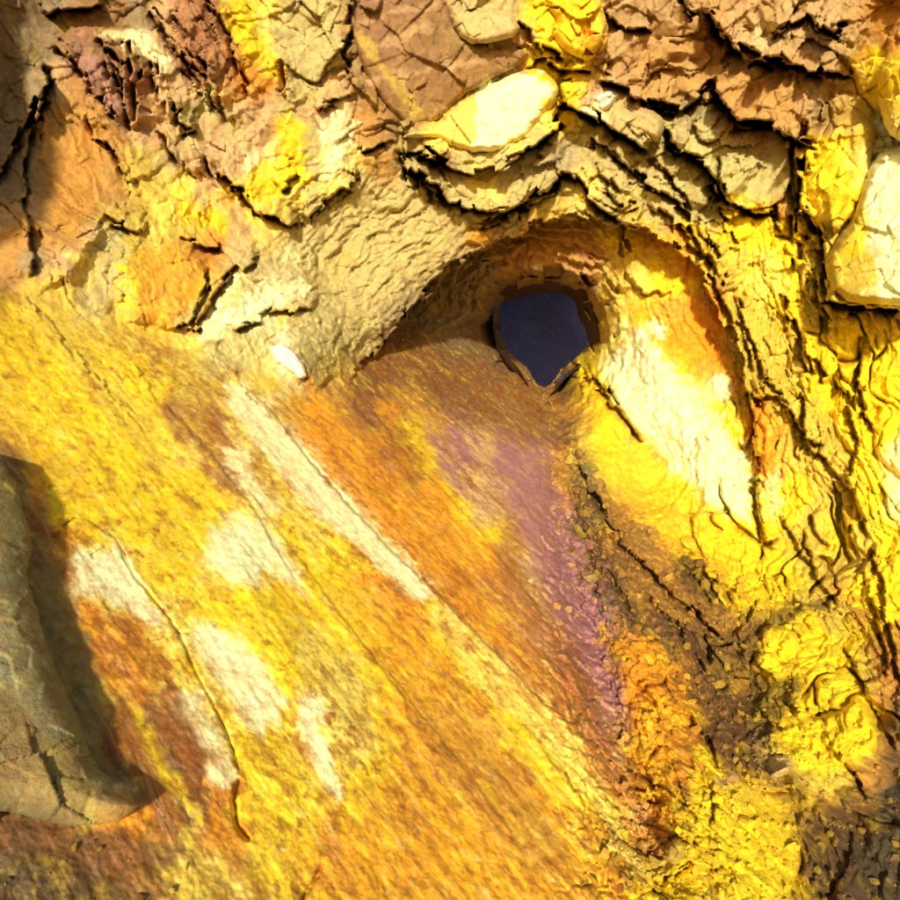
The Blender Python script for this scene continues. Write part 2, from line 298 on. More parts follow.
# deposits, bare faces and painted highlights and shade, each with its outline: (palette key or rgb, strength, feather px, outline)
PATCHES = [
 ('Y',.75,22,[(-60,300),(10,300),(120,360),(230,470),(330,560),(420,650),(520,760),(600,860),(640,960),(300,960),(240,830),(236,776),(150,600),(100,520),(0,420),(-60,400)]),
 ('O',.8,24,[(330,400),(420,500),(500,580),(560,660),(610,740),(640,830),(600,800),(560,740),(500,670),(430,600),(360,530),(300,460),(290,400)]),
 ('O',.75,26,[(360,600),(440,660),(520,760),(590,850),(600,930),(330,930),(300,860),(390,770),(385,680)]),
 ('o',.5,14,[(400,690),(470,720),(540,800),(560,870),(500,850),(430,770)]),
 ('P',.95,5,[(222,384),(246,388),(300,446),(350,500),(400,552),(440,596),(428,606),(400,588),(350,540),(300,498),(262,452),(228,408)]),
 ('p',.8,5,[(440,596),(500,655),(560,716),(612,790),(640,856),(618,850),(580,790),(530,735),(480,690),(430,620)]),
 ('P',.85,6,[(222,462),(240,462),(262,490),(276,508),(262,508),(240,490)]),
 ('P',1,11,[(214,530),(236,512),(262,520),(284,548),(304,590),(296,592),(270,566),(250,590),(222,582),(206,560)]),  # from here four pale patches: slab highlights put into the colour
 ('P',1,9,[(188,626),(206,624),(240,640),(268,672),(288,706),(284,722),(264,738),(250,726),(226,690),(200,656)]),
 ('p',1,10,[(292,650),(312,640),(330,656),(350,652),(372,684),(378,720),(368,752),(346,772),(330,756),(308,724),(296,694)]),
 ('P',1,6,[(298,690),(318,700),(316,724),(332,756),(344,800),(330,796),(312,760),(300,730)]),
 ('Y',.9,8,[(200,580),(260,590),(290,620),(300,680),(280,690),(240,630),(200,610)]),
 ('R',.75,7,[(158,404),(178,408),(200,438),(232,470),(248,506),(238,506),(206,470),(172,436)]),
 ('R',.6,5,[(212,408),(226,414),(232,450),(222,452),(210,430)]),
 ('p',.8,6,[(172,446),(192,444),(204,460),(192,472),(174,466)]),
 ('y',.6,10,[(20,290),(44,296),(100,360),(150,420),(170,470),(150,470),(100,410),(50,350)]),
 ('V',.85,10,[(428,428),(444,440),(470,480),(480,502),(462,500),(440,470)]),
 ('V',.85,9,[(500,438),(530,450),(548,482),(560,530),(580,570),(598,610),(604,660),(606,700),(590,690),(580,650),(560,600),(540,560),(516,510),(500,470)]),
 ('R',.6,16,[(500,560),(560,610),(600,690),(616,740),(640,800),(600,770),(560,700),(500,620),(470,570)]),
 ('B',.65,14,[(336,392),(400,420),(430,470),(420,490),(380,440),(340,412)]),
 ('B',.7,12,[(404,332),(440,352),(500,400),(540,440),(520,450),(450,420),(400,380),(380,350)]),
 ('U',.8,8,[(404,326),(440,300),(500,272),(504,300),(500,340),(510,372),(488,394),(452,366),(420,344)]),
 ('o',.8,10,[(500,240),(560,222),(592,234),(604,262),(596,280),(560,272),(520,270),(505,262)]),
 ('P',1,9,[(614,352),(648,346),(676,372),(716,418),(744,450),(752,480),(748,520),(726,512),(700,490),(668,456),(640,430),(612,392),(604,366)]),  # bright spot of the inner right wall, painted pale
 ('O',.8,8,[(650,300),(700,300),(736,360),(744,396),(720,396),(690,376),(664,352),(648,330)]),
 ('Y',.6,12,[(590,400),(640,440),(720,520),(740,600),(700,600),(640,520),(590,460)]),
 ('D',.8,9,[(572,482),(590,500),(600,540),(640,580),(680,560),(710,580),(724,612),(760,612),(800,600),(830,600),(790,640),(812,690),(790,720),(760,760),(740,790),(726,760),(716,720),(690,690),(660,650),(610,620),(590,580),(570,520)]),
 ('B',.6,16,[(580,470),(620,520),(700,600),(760,620),(760,700),(740,800),(700,720),(650,640),(590,590)]),
 ('D',.7,5,[(668,560),(690,552),(706,570),(722,600),(724,622),(708,624),(688,600)]),
 ('Y',1,10,[(772,640),(810,612),(850,660),(872,700),(880,740),(850,770),(800,760),(776,730),(806,690)]),
 ('Y',.9,7,[(764,640),(784,628),(800,640),(796,664),(776,680),(758,676)]),
 ('Y',.8,12,[(700,790),(760,770),(820,800),(800,860),(820,900),(640,900),(680,860)]),
 ('O',.6,14,[(622,640),(680,660),(700,720),(690,800),(650,830),(630,760)]),
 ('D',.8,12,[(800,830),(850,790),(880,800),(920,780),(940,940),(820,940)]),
 ('B',.6,14,[(760,770),(800,780),(830,840),(810,850),(780,810)]),
 ('o',.8,10,[(50,110),(76,90),(100,120),(110,160),(90,230),(50,240),(40,180)]),
 ('O',.5,8,[(60,150),(96,110),(106,160),(80,240),(50,230)]),
 ('B',.7,6,[(62,30),(110,50),(126,110),(132,126),(110,110),(86,80),(70,60)]), ('V',.6,7,[(66,40),(100,60),(130,120),(120,132),(90,96)]),
 ('R',.8,7,[(168,0),(212,0),(240,60),(232,90),(212,80),(184,46)]), ('B',.6,4,[(118,60),(130,90),(138,122),(128,124),(116,90)]),
 ('O',.7,7,[(232,70),(262,60),(280,90),(274,100),(244,98)]),
 ('Y',.9,7,[(222,10),(244,0),(258,30),(276,60),(276,88),(258,66),(238,44)]),
 ('P',.7,6,[(96,32),(150,30),(170,60),(168,76),(148,60)]), ('K',.8,6,[(234,100),(276,96),(280,130),(262,160),(250,150)]),
 ('Y',.9,6,[(244,186),(262,158),(290,160),(298,184),(268,204),(256,200)]),
 ('Y',.8,7,[(272,120),(290,110),(300,150),(306,180),(290,180),(280,150)]),
 ('P',.8,7,[(330,104),(350,100),(356,130),(352,160),(336,180),(322,178),(328,140)]),
 ('O',.6,10,[(130,260),(160,240),(206,260),(196,300),(170,330),(134,330)]),
 ('P',1,4,[(228,312),(262,296),(300,278),(306,292),(280,304),(244,316),(216,336),(212,326)]),
 ('p',.6,6,[(198,330),(212,308),(232,280),(240,262),(246,266),(228,300),(208,336)]),
 ('G',.6,16,[(240,240),(400,180),(470,190),(520,230),(400,300),(330,380),(300,340),(260,280)]),
 ('P',1,2,[(476,84),(510,72),(540,72),(552,90),(540,110),(520,136),(500,150),(476,152)]),
 ('p',.9,4,[(440,110),(476,86),(476,152),(446,140),(424,134)]),
 ('P',1,6,[(872,160),(905,150),(905,250),(866,250),(864,200)]), ('P',.9,4,[(880,250),(905,250),(905,306),(880,304)]),
 ('P',.8,10,[(886,450),(905,430),(905,520),(892,510)]), ('P',.7,6,[(762,480),(776,470),(780,500),(770,512)]),
 ('p',.8,8,[(752,250),(776,250),(792,290),(780,300),(756,276)]),
 ('B',.6,6,[(698,10),(740,50),(800,66),(846,78),(840,94),(780,80),(730,62)]),
 ('B',.85,5,[(352,30),(360,4),(440,-10),(448,12),(462,40),(530,52),(522,64),(492,78),(462,96),(440,118),(414,128),(392,112),(374,90),(360,60)]),
 ('K',.95,3,[(368,46),(392,34),(430,22),(446,24),(410,38),(384,48)]), ('K',.95,3,[(362,78),(392,68),(440,62),(480,58),(520,44),(522,50),(476,66),(420,72),(392,76),(368,84)]),
 ('K',.9,3,[(356,22),(390,10),(440,2),(440,8),(390,16),(360,28)]), ('y',.9,3,[(350,26),(362,32),(384,58),(412,96),(424,118),(414,118),(384,76),(356,42)]),
 ('T',.7,12,[(604,-20),(870,-20),(856,130),(800,138),(740,126),(690,100),(640,100),(600,84)]),
 ('o',.5,16,[(610,40),(700,30),(800,90),(800,130),(740,120),(690,100),(640,100)]),
 ('S',.9,6,[(-40,590),(4,566),(22,590),(40,640),(60,690),(84,750),(112,790),(90,780),(50,740),(20,700),(-40,690)]), ('g',.85,8,[(-40,440),(2,450),(30,520),(34,560),(20,580),(0,560),(-40,580)]), ('o',.6,10,[(-40,700),(20,712),(70,760),(120,800),(80,830),(-40,820)]),
 ('B',.7,12,[(404,326),(460,344),(520,384),(560,412),(560,450),(500,430),(430,390),(372,352)]), ('o',.55,8,[(620,500),(700,600),(760,620),(720,640),(640,600),(600,540)]),  # the brown one dims the slab inside the arch, as painted shade
 ('P',1,5,[(228,312),(262,296),(300,280),(310,290),(284,306),(248,318),(216,338),(208,332)]), ('P',1,3,[(196,338),(214,304),(236,272),(242,276),(222,306),(204,338)]),
 ('o',.8,4,[(184,334),(200,306),(230,268),(236,272),(212,306),(194,336)]),
 ('P',1,2.5,[(645,322),(654,318),(659,324),(664,331),(661,338),(655,335),(650,331)]), ('P',1,2.5,[(710,382),(716,377),(726,379),(732,384),(734,391),(727,395),(720,398),(716,390)]),
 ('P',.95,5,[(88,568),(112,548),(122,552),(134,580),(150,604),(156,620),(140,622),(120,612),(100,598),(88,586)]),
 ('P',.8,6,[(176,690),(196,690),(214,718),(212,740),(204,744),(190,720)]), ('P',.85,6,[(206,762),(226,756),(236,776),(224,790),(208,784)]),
 ('O',.8,12,[(90,620),(130,622),(165,650),(176,690),(150,700),(110,690),(96,660)]),
 ('B',.9,4,[(140,700),(150,699),(164,712),(188,730),(206,750),(204,770),(210,790),(212,808),(206,832),(190,826),(176,820),(164,800),(150,786),(144,762),(130,740),(126,715)]),
 ('o',.7,4,[(104,700),(118,700),(150,760),(180,820),(172,830),(140,790),(118,750)]), ('Y',.7,4,[(130,704),(138,704),(156,750),(190,796),(206,824),(198,824),(160,780),(140,740)]),
 ('g',.9,8,[(40,560),(60,570),(84,650),(90,700),(110,780),(90,760),(60,690),(44,630)]),  # shadow of the grey boulder on the slab, put into the colour
 ('B',.8,14,[(-40,790),(30,800),(90,840),(150,850),(176,862),(120,880),(60,880),(-40,860)]), ('D',.95,14,[(-40,846),(40,856),(100,900),(60,930),(-40,930)]), ('B',.7,18,[(0,800),(60,830),(170,860),(150,890),(60,890),(0,860)]),  # shadow streak below the boulder and dark corner, painted brown
]

def sample_map(u, v):
    x = np.clip(u / 25. - .5, 0, 34.999); y = np.clip(v / 25. - .5, 0, 34.999)
    i = np.floor(x).astype(int); j = np.floor(y).astype(int)
    fx = x - i; fy = y - j
    fx = sstep(.05, .95, fx)[:, None]; fy = sstep(.05, .95, fy)[:, None]
    c = CMAP
    return (c[j, i] * (1 - fx) + c[j, i + 1] * fx) * (1 - fy) + (c[j + 1, i] * (1 - fx) + c[j + 1, i + 1] * fx) * fy

def saw(P, D, T, N, f, seed, wob=1.0, along=1.0):
    """stepped bedding: rises along T, then drops; long ragged ledges parallel to D"""
    q = frame(P, D, T, N, f * .22 * along, f * .5, f * .4)
    x = (P @ T) * f + wob * fbm(q, 4, seed, .55) * 1.6
    h = x - np.floor(x); k = np.floor(x)
    gate = fbm(frame(P, D, T, N, f * .35 * along, 0, f * .3) + k[:, None] * 3.7, 2, seed + 9)
    dw = .14 if f < 20 else .3
    h = np.where(h < 1 - dw, h / (1 - dw), (1 - h) / dw)
    return h * sstep(-.25, .25, gate) - .5 * sstep(-.25, .25, gate)

POST = [  # painted on last: corner shade, boulder shadow, and the mauve band
 ('N',.85,14,[(884,720),(900,690),(960,680),(960,960),(820,960),(850,880),(878,820)]),  # darkness of the lower right corner, painted
 ('D',.85,16,[(-80,850),(40,846),(110,872),(170,890),(150,940),(-80,940)]), ('B',.75,10,[(10,806),(60,822),(130,838),(174,858),(150,872),(80,866),(20,846)]),  # painted shade of the lower left corner, with the next patch
 ('D',.6,14,[(-80,780),(20,800),(50,840),(-80,850)]),
 ('V',.85,14,[(496,430),(530,446),(552,484),(566,530),(588,580),(606,630),(612,690),(618,740),(600,720),(580,670),(556,610),(536,560),(510,510),(496,470)]),
 ('g',.85,7,[(26,560),(50,556),(66,590),(84,640),(90,690),(96,730),(118,780),(100,776),(80,740),(58,690),(42,640)]),  # cast shadow beside the grey boulder, painted olive
]
# directions on the rock (world space)
def P3(u, v, y): return np.array([(u - 450) / F * y, y, (450 - v) / F * y])
def unit(a): return a / np.linalg.norm(a)
N_S = unit(np.array([2.874, -2.389, 4.506]))                                             # slab normal
D_S = unit(P3(600, 778, 1 / slab_w(600, 778)) - P3(300, 448, 1 / slab_w(300, 448)))   # striation direction
T_S = np.cross(N_S, D_S)
D_R = unit(P3(850, 560, 3.0) - P3(785, 250, 3.5)); T_R = unit(np.cross(D_R, np.array([-.5, -.8, .2]))); N_R = np.cross(D_R, T_R)
D_C = unit(np.array([.75, .1, .62])); T_C = unit(np.cross(D_C, np.array([0, -1, -.3]))); N_C = np.cross(D_C, T_C)

D_L = unit(np.array([.55, .1, -.83])); T_L = unit(np.cross(D_L, np.array([.35, -.9, 0]))); T_L = T_L if T_L[2] < 0 else -T_L; N_L = np.cross(D_L, T_L)
if T_R[0] > 0: T_R = -T_R

def frame(P, D, T, N, sd, st, sn): return np.stack([P @ D * sd, P @ T * st, P @ N * sn], -1)

def surface(u, v):
    """shell: returns 3-D points, region masks, colours"""
    n = len(u)
    # gentle wander of every traced line so that no edge is ruler-straight
    q = np.stack([u / 60., v / 60., u * 0], -1)
    wu = u + 4.0 * fbm(q, 3, 41) + 1.3 * perlin(q * 9, 3)
    wv = v + 4.0 * fbm(q, 3, 51) + 1.3 * perlin(q * 9, 4)
    _h, _e, j1 = plates(q * 3.6 + .12 * np.stack([perlin(q * 6, 5), perlin(q * 6, 6), q[:, 0] * 0], -1), 21)
    _h, _e, j2 = plates(q * 3.6 + 40.0, 22)
    jag = 6.0 + 5.0 * sstep(520, 380, v) - 6.0 * sstep(30, -30, u - 540) * sstep(400, 460, v)
    wu = wu + jag * (j1 - .5); wv = wv + jag * (j2 - .5)
    sl = slab_w(u, v); wo = tps_out(u, v); wi = tps_in(u, v)
    arch = sdf(wu, wv, ARCHPOLY)
    isin = (arch < 0)
    wall = np.where(isin, np.minimum(wi, np.maximum(wo, .05)), wo)
    wall = np.clip(wall, .12, 1.6)
    w = np.maximum(wall, np.clip(sl, .1, 1.7))
    k = .012
    w = w + k * np.exp(-np.abs(wall - np.clip(sl, .1, 1.7)) / k) * .4
    y = 1 / w
    P = np.stack([(u - 450) / F * y, y, (450 - v) / F * y], -1)
    isslab = sl > wall
    ms = sstep(-.01, .02, sl - wall)                         # slab weight
    tr, _, _ = seg_dist(u, v, trough[1:])
    mt = np.exp(-(tr / 70.) ** 2) * sstep(520, 575, u) * sstep(440, 560, v)        # rubble trough
    mr = (1 - ms) * sstep(690, 800, u + .25 * (v - 300)) * sstep(60, 200, v)    # right wall
    mi = (1 - ms) * isin
    ml = (1 - ms) * sstep(230, 330, u) * sstep(520, 430, u) * sstep(130, 200, v)    # shingled left shoulder
    mc = np.clip(1 - ms - mr - ml - mi, 0, 1)
    off = np.zeros(n)
    # ---- traced relief
    for li, (t, L, pts) in enumerate(LEDGES + STEPS):
        A = np.array(pts, float); m = (u > A[:, 0].min() - 3.2 * L) & (u < A[:, 0].max() + 3.2 * L) & (v > A[:, 1].min() - 3.2 * L) & (v < A[:, 1].max() + 3.2 * L)
        if not m.any(): continue
        d, s, par = seg_dist(wu[m], wv[m], pts)
        ends = sstep(0, .1, par) * sstep(1, .9, par)
        prot = (1.05 + .25 * sstep(420, 360, v[m])) * t * (.75 * np.clip(1 - d / (2.0 * L), 0, 1) + .25 * np.exp(-d / (.5 * L))) * sstep(1.2, -1.2, s)
        gs = (1.7 * t + .005) * (1 - .45 * sstep(400, 470, v[m])) * (li < len(LEDGES)) * (.55 + .9 * np.clip(.5 + perlin(np.stack([u[m] / 23, v[m] / 23, u[m] * 0 + li], -1)), 0, 1))
        groove = -gs * np.exp(-(np.maximum(s, 0) / (3.0 + 14 * t)) ** 2) * np.exp(-(np.minimum(s, 0) / 1.0) ** 2) * (d < 12)
        off[m] += (prot + groove) * ends
    for t, L, pts in CRACKS:
        d, s, par = seg_dist(wu, wv, pts)
        off -= t * np.exp(-(d / L) ** 2) * sstep(0, .06, par) * sstep(1, .94, par)
    for t, poly, e in BULGES:
        s = sdf(wu, wv, poly); off += t * sstep(e * .25, -e, s)
    # arch rim: the roof beds thicken towards the mouth edge
    d, s, par = seg_dist(wu, wv, ARCH)
    off += .10 * np.exp(-d / 22) * (s < 0) * sstep(1, .9, par) * sstep(0, .1, par)
    # ---- natural roughness, in world space
    warp = np.stack([fbm(P * 2.2, 3, 7), fbm(P * 2.2, 3, 17), fbm(P * 2.2, 3, 27)], -1)
    warp2 = np.stack([fbm(P * 10, 3, 8), fbm(P * 10, 3, 18), fbm(P * 10, 3, 28)], -1)
    Q = P + warp * .14 + warp2 * .022
    hc, ec, rc = plates(frame(Q, D_C, T_C, N_C, 3.2, 5.5, 4.0), 1, 1.2)
    hc2, ec2, _ = plates(frame(Q, D_C, T_C, N_C, 9, 15, 10), 2, 1.2)
    hr, er, rr_ = plates(frame(Q, D_R, T_R, N_R, 2.6, 8.0, 5.0), 3, 1.0)
    hr2, er2, _ = plates(frame(Q, D_R, T_R, N_R, 7, 19, 11), 4, 1.0)
    hl, el, _ = plates(frame(Q, D_C, T_C, N_C, 6.5, 17, 8), 5, 1.5)
    hl2, _, _ = plates(frame(Q, D_C, T_C, N_C, 14, 34, 16), 6, 1.5)
    ht, et, _ = plates(Q * 9, 7, .8)
    ht2, et2, _ = plates(Q * 22, 8, .9)
    n1 = fbm(P * 1.6, 5, 60); n2 = fbm(P * 7, 4, 70, .6); n3 = fbm(P * 30, 3, 80, .6)
    ns = fbm(frame(P, D_S, T_S, N_S, 1.0, 14, 6), 4, 90, .55)
    ns2 = fbm(frame(P, D_S, T_S, N_S, 9, 40, 30), 3, 95, .65)
    k0 = fbm(P * 1.9, 3, 385)
    nsl = fbm(frame(Q, D_S, T_S, N_S, 5, 9, 9), 4, 98, .6)
    mw = mc * sstep(380, 260, u); mc2 = mc - mw
    sc1 = saw(Q, D_C, T_C, N_C, 3.0, 300); sc2 = saw(Q, D_C, T_C, N_C, 9.0, 310)
    sr1 = saw(Q, D_R, T_R, N_R, 5.5, 320, 1.0, .7); sr2 = saw(Q, D_R, T_R, N_R, 15, 330, .9, .7); sr3 = saw(Q, D_R, T_R, N_R, 36, 335, .8, .6)
    sl1 = saw(P + warp * .05, D_C, T_C, N_C, 11, 340, .9, 1.2); sl2 = saw(P + warp * .05, D_C, T_C, N_C, 27, 350, .9, 1.2)
    sw1 = saw(Q, D_L, T_L, N_L, 4.5, 360, 1.1); sw2 = saw(Q, D_L, T_L, N_L, 14, 370, 1.0)
    cr_gate = sstep(-.05, .3, fbm(P * 3.1, 3, 380))
    off += mc2 * (.050 * hc + .022 * hc2 + .040 * sc1 + .016 * sc2 + .04 * n1 + .008 * n2 - .025 * np.exp(-(ec / .03) ** 2) * cr_gate)
    off += mw * (.014 * hc + .008 * hc2 + .042 * sw1 + .020 * sw2 + .05 * n1 + .012 * n2 )
    off += mr * (.035 * hr + .014 * hr2 + .050 * sr1 + .034 * sr2 + .016 * sr3 + .045 * n1 + .012 * n2 - .14 * np.exp(-(er / .055) ** 2) * cr_gate - .035 * np.exp(-(er2 / .06) ** 2) * (1 - cr_gate) * sstep(760, 640, v))
    off += ml * (.012 * hl + .010 * hl2 + .034 * sl1 + .016 * sl2 + .010 * n2)
    off += mi * (1 - mr) * (.022 * hr + .010 * hc2 + .02 * sr2 + .03 * n1 + .014 * n2)
    off += ms * (.014 * ns + .004 * ns2 + .016 * nsl * sstep(-.2, .6, n1) + .03 * n1 + .006 * n3 + .006 * n2 * sstep(-.2, .3, k0))
    off += np.clip(mt, 0, 1) * (.05 * ht + .045 * ht2 + .05 * n2 + .03 * sr3 + .02 * fbm(P * 16, 3, 399, .6, True) - .04 * np.exp(-(et / .05) ** 2))
    off += .0045 * n3
    sh = sdf(wu, wv, HOLE)
    off -= .62 * np.exp(-np.maximum(sh, 0) / 11.0)
    rx = sh / 14.0 + 1.0 * n1 + .8 * fbm(P * 5, 3, 395); rx = rx - np.floor(rx)
    off += .07 * np.where(rx < .8, 1 - rx / .8, (rx - .8) / .2) * sstep(95, 20, sh) * isin * (1 - ms) * sstep(640, 590, u)
    off -= .22 * np.exp(-(tr / 26.) ** 2) * sstep(520, 575, u) * sstep(420, 520, v)
    y = 1 / w - off * np.clip(1 / w / 3.3, .55, 1.25)
    y = np.maximum(y, .35)
    P = np.stack([(u - 450) / F * y, y, (450 - v) / F * y], -1)
    # ---- mineral colour, with painted highlights and shade
    a = 9 + 8 * (1 - ms)
    k1 = fbm(Q * 5, 4, 110, .6); k2 = fbm(Q * 5, 4, 120, .6)
    st = fbm(frame(P + warp * .05, D_S, T_S, N_S, 3, 16, 16), 4, 130, .65)
    k3 = fbm(Q * 21, 3, 125, .65); k4 = fbm(Q * 21, 3, 128, .65)
    du = a * (1.6 * k1 + 1.1 * k3); dv = a * (1.6 * k2 + 1.1 * k4)
    dirx, diry = .67, .74
    du = du + ms * dirx * 30 * st; dv = dv + ms * diry * 30 * st
    col = sample_map(u + du, v + dv)
    mtt = 1 + 2.2 * np.clip(mt, 0, 1)
    dq = (7 * k1 + 7 * k3) * mtt + ms * dirx * 16 * st; dr = (7 * k2 + 7 * k4) * mtt + ms * diry * 16 * st
    pu, pv = u + dq, v + dr
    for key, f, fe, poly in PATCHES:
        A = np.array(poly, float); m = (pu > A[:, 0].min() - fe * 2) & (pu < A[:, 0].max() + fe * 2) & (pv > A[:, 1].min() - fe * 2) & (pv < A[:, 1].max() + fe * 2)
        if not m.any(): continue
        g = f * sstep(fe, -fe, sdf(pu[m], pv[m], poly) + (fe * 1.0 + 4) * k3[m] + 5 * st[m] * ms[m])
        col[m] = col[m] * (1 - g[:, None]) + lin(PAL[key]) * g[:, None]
    T3 = lin(PAL['T'])
    tw = .30 * (1 - ms) * sstep(720, 660, u) * sstep(360, 300, v) * sstep(.75, .3, col[:, 1])
    col = col * (1 - tw[:, None]) + T3 * tw[:, None]
    PRE = col.copy()
    m1 = fbm(P * 11, 5, 140, .65); m2 = fbm(P * 26, 4, 150, .7)
    rust = lin((150, 84, 22)); och = lin((240, 200, 20)); dk = lin((78, 48, 20)); pale = lin((246, 226, 160))
    def mix(c, to, f): return c * (1 - f[:, None]) + to * f[:, None]
    sp = ms * (1 - .5 * sstep(560, 500, u) * 0)
    ok = sstep(.40, .12, col[:, 2])
    m3 = fbm(frame(P, D_S, T_S, N_S, 20, 32, 30), 5, 170, .75)
    col = mix(col, rust, ms * .6 * sstep(.02, .32, m3 + .6 * n1))
    col = mix(col, pale, ms * .28 * sstep(.1, .45, -m3))
    col = mix(col, rust, .55 * sstep(.10, .45, m1 + .5 * st * ms) * (.35 + .65 * np.maximum(ms, mt)))
    col = mix(col, och, .45 * sstep(.08, .4, -m1 + .4 * m2) * (.3 + .5 * np.maximum(ms, mt) + .3 * mr))
    col = mix(col, dk, .6 * sstep(.12, .42, m2) * (.22 + .3 * mr + .6 * ms + .75 * np.clip(mt, 0, 1)))
    m4 = fbm(frame(P + warp * .02, D_S, T_S, N_S, 9, 30, 26), 5, 175, .75); m5 = fbm(Q * 3.3, 3, 178)
    col = mix(col, lin((140, 76, 14)), ms * .55 * sstep(.04, .34, m4 + .5 * m5) * sstep(.62, .3, col[:, 1]))
    col = mix(col, lin((246, 206, 60)), ms * .4 * sstep(.12, .4, -m4 - .3 * m5))
    col = mix(col, PRE, ms * .5 * (1 - ok))
    fol = np.abs(fbm(frame(P + warp * .04, D_S, T_S, N_S, 2.2, 30, 10), 3, 160, .5))
    col = mix(col, pale, ms * .14 * sstep(.05, .0, fol) * sstep(-.1, .2, n1 + .2))
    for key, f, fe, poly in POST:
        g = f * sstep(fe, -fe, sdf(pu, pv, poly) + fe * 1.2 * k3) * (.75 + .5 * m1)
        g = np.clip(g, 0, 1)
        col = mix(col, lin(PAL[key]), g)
    col = col * (1 + .22 * m2 + .12 * m1)[:, None]
    col = np.clip(col, .01, .82)
    reg = np.where(ms > .5, 0, np.where(isin, 3, np.where(u > 690 + .12 * np.maximum(0, 300 - v), 2, np.where((u < 330) & (v > 0) | (u < 250), 1, 4))))
    reg = np.where((reg == 3) & (v > 470), 2, reg)
    reg = np.where((reg != 0) & (v > 560) & (u < 760 + .2 * (v - 560)) & (u > 540), 5, reg)
    return P, col, reg, w

# ------------------------------------------------------------------ materials
def rock_mat(name, rough=.82, bump=.5, scale=1.0, spec=.35, crack=.04):
    m = bpy.data.materials.new(name); m.use_nodes = True; nt = m.node_tree; N = nt.nodes; L = nt.links
    b = N['Principled BSDF']; b.inputs['Specular IOR Level'].default_value = spec
    at = N.new('ShaderNodeAttribute'); at.attribute_name = 'Col'
    geo = N.new('ShaderNodeNewGeometry')
    n1 = N.new('ShaderNodeTexNoise'); n1.inputs['Scale'].default_value = 38 * scale; n1.inputs['Detail'].default_value = 6; n1.inputs['Roughness'].default_value = .68
    n2 = N.new('ShaderNodeTexNoise'); n2.inputs['Scale'].default_value = 140 * scale; n2.inputs['Detail'].default_value = 4; n2.inputs['Roughness'].default_value = .7
    vo = N.new('ShaderNodeTexVoronoi'); vo.feature = 'DISTANCE_TO_EDGE'; vo.inputs['Scale'].default_value = 16 * scale
    for x in (n1, n2, vo): L.new(geo.outputs['Position'], x.inputs['Vector'])
    r = N.new('ShaderNodeMapRange'); r.inputs['From Min'].default_value = .3; r.inputs['From Max'].default_value = .7; r.inputs['To Min'].default_value = .72; r.inputs['To Max'].default_value = 1.24
    L.new(n1.outputs['Fac'], r.inputs['Value'])
    mu = N.new('ShaderNodeMix'); mu.data_type = 'RGBA'; mu.blend_type = 'MULTIPLY'; mu.inputs['Factor'].default_value = 1
    L.new(at.outputs['Color'], mu.inputs[6]); L.new(r.outputs['Result'], mu.inputs[7]); L.new(mu.outputs[2], b.inputs['Base Color'])
    r2 = N.new('ShaderNodeMapRange'); r2.inputs['From Min'].default_value = .3; r2.inputs['From Max'].default_value = .7; r2.inputs['To Min'].default_value = rough - .18; r2.inputs['To Max'].default_value = min(1, rough + .12)
    L.new(n2.outputs['Fac'], r2.inputs['Value']); L.new(r2.outputs['Result'], b.inputs['Roughness'])
    ad = N.new('ShaderNodeMath'); ad.operation = 'MULTIPLY_ADD'; ad.inputs[1].default_value = .35
    L.new(n2.outputs['Fac'], ad.inputs[0]); L.new(n1.outputs['Fac'], ad.inputs[2])
    cr = N.new('ShaderNodeMapRange'); cr.inputs['From Min'].default_value = 0; cr.inputs['From Max'].default_value = .06; cr.inputs['To Min'].default_value = -crack; cr.inputs['To Max'].default_value = 0
    L.new(vo.outputs['Distance'], cr.inputs['Value'])
    ad2 = N.new('ShaderNodeMath'); ad2.operation = 'ADD'; L.new(ad.outputs[0], ad2.inputs[0]); L.new(cr.outputs['Result'], ad2.inputs[1])
    bu = N.new('ShaderNodeBump'); bu.inputs['Strength'].default_value = bump; bu.inputs['Distance'].default_value = .012
    L.new(ad2.outputs[0], bu.inputs['Height']); L.new(bu.outputs['Normal'], b.inputs['Normal'])
    return m
M_WALL = rock_mat('rough_rock', .85, .55)
M_SLAB = rock_mat('striated_rock', .72, .34, 1.1, .45, 0)
M_BLOCK = rock_mat('broken_rock', .8, .5, .9)
M_RUB = rock_mat('rubble_rock', .88, .7)

def link_mesh(name, V, Fc, col, mat, origin=None, smooth=True):
    me = bpy.data.meshes.new(name)
    V = np.asarray(V, np.float64)
    if origin is None: origin = np.zeros(3)
    V = V - origin
    Fc = np.asarray(Fc)
    me.vertices.add(len(V)); me.vertices.foreach_set('co', V.ravel().astype(np.float32))
    nf, k = Fc.shape
    # degenerate 4th index means triangle
    if k == 4:
        tri = Fc[:, 2] == Fc[:, 3]
        tot = np.where(tri, 3, 4)
        idx = Fc.ravel()[~np.stack([tri * 0, tri * 0, tri * 0, tri], 1).astype(bool).ravel()]
    else:
        tot = np.full(nf, k); idx = Fc.ravel()
    me.loops.add(len(idx)); me.loops.foreach_set('vertex_index', idx.astype(np.int32))
    me.polygons.add(nf)
    me.polygons.foreach_set('loop_start', np.concatenate([[0], np.cumsum(tot)[:-1]]).astype(np.int32))
    me.polygons.foreach_set('use_smooth', np.full(nf, smooth))
    me.update(calc_edges=True); me.validate()
    ca = me.color_attributes.new('Col', 'FLOAT_COLOR', 'POINT')
    ca.data.foreach_set('color', np.concatenate([col, np.ones((len(col), 1))], 1).astype(np.float32).ravel())
    me.materials.append(mat)
    o = bpy.data.objects.new(name, me); o.location = origin; C.objects.link(o)
    return o

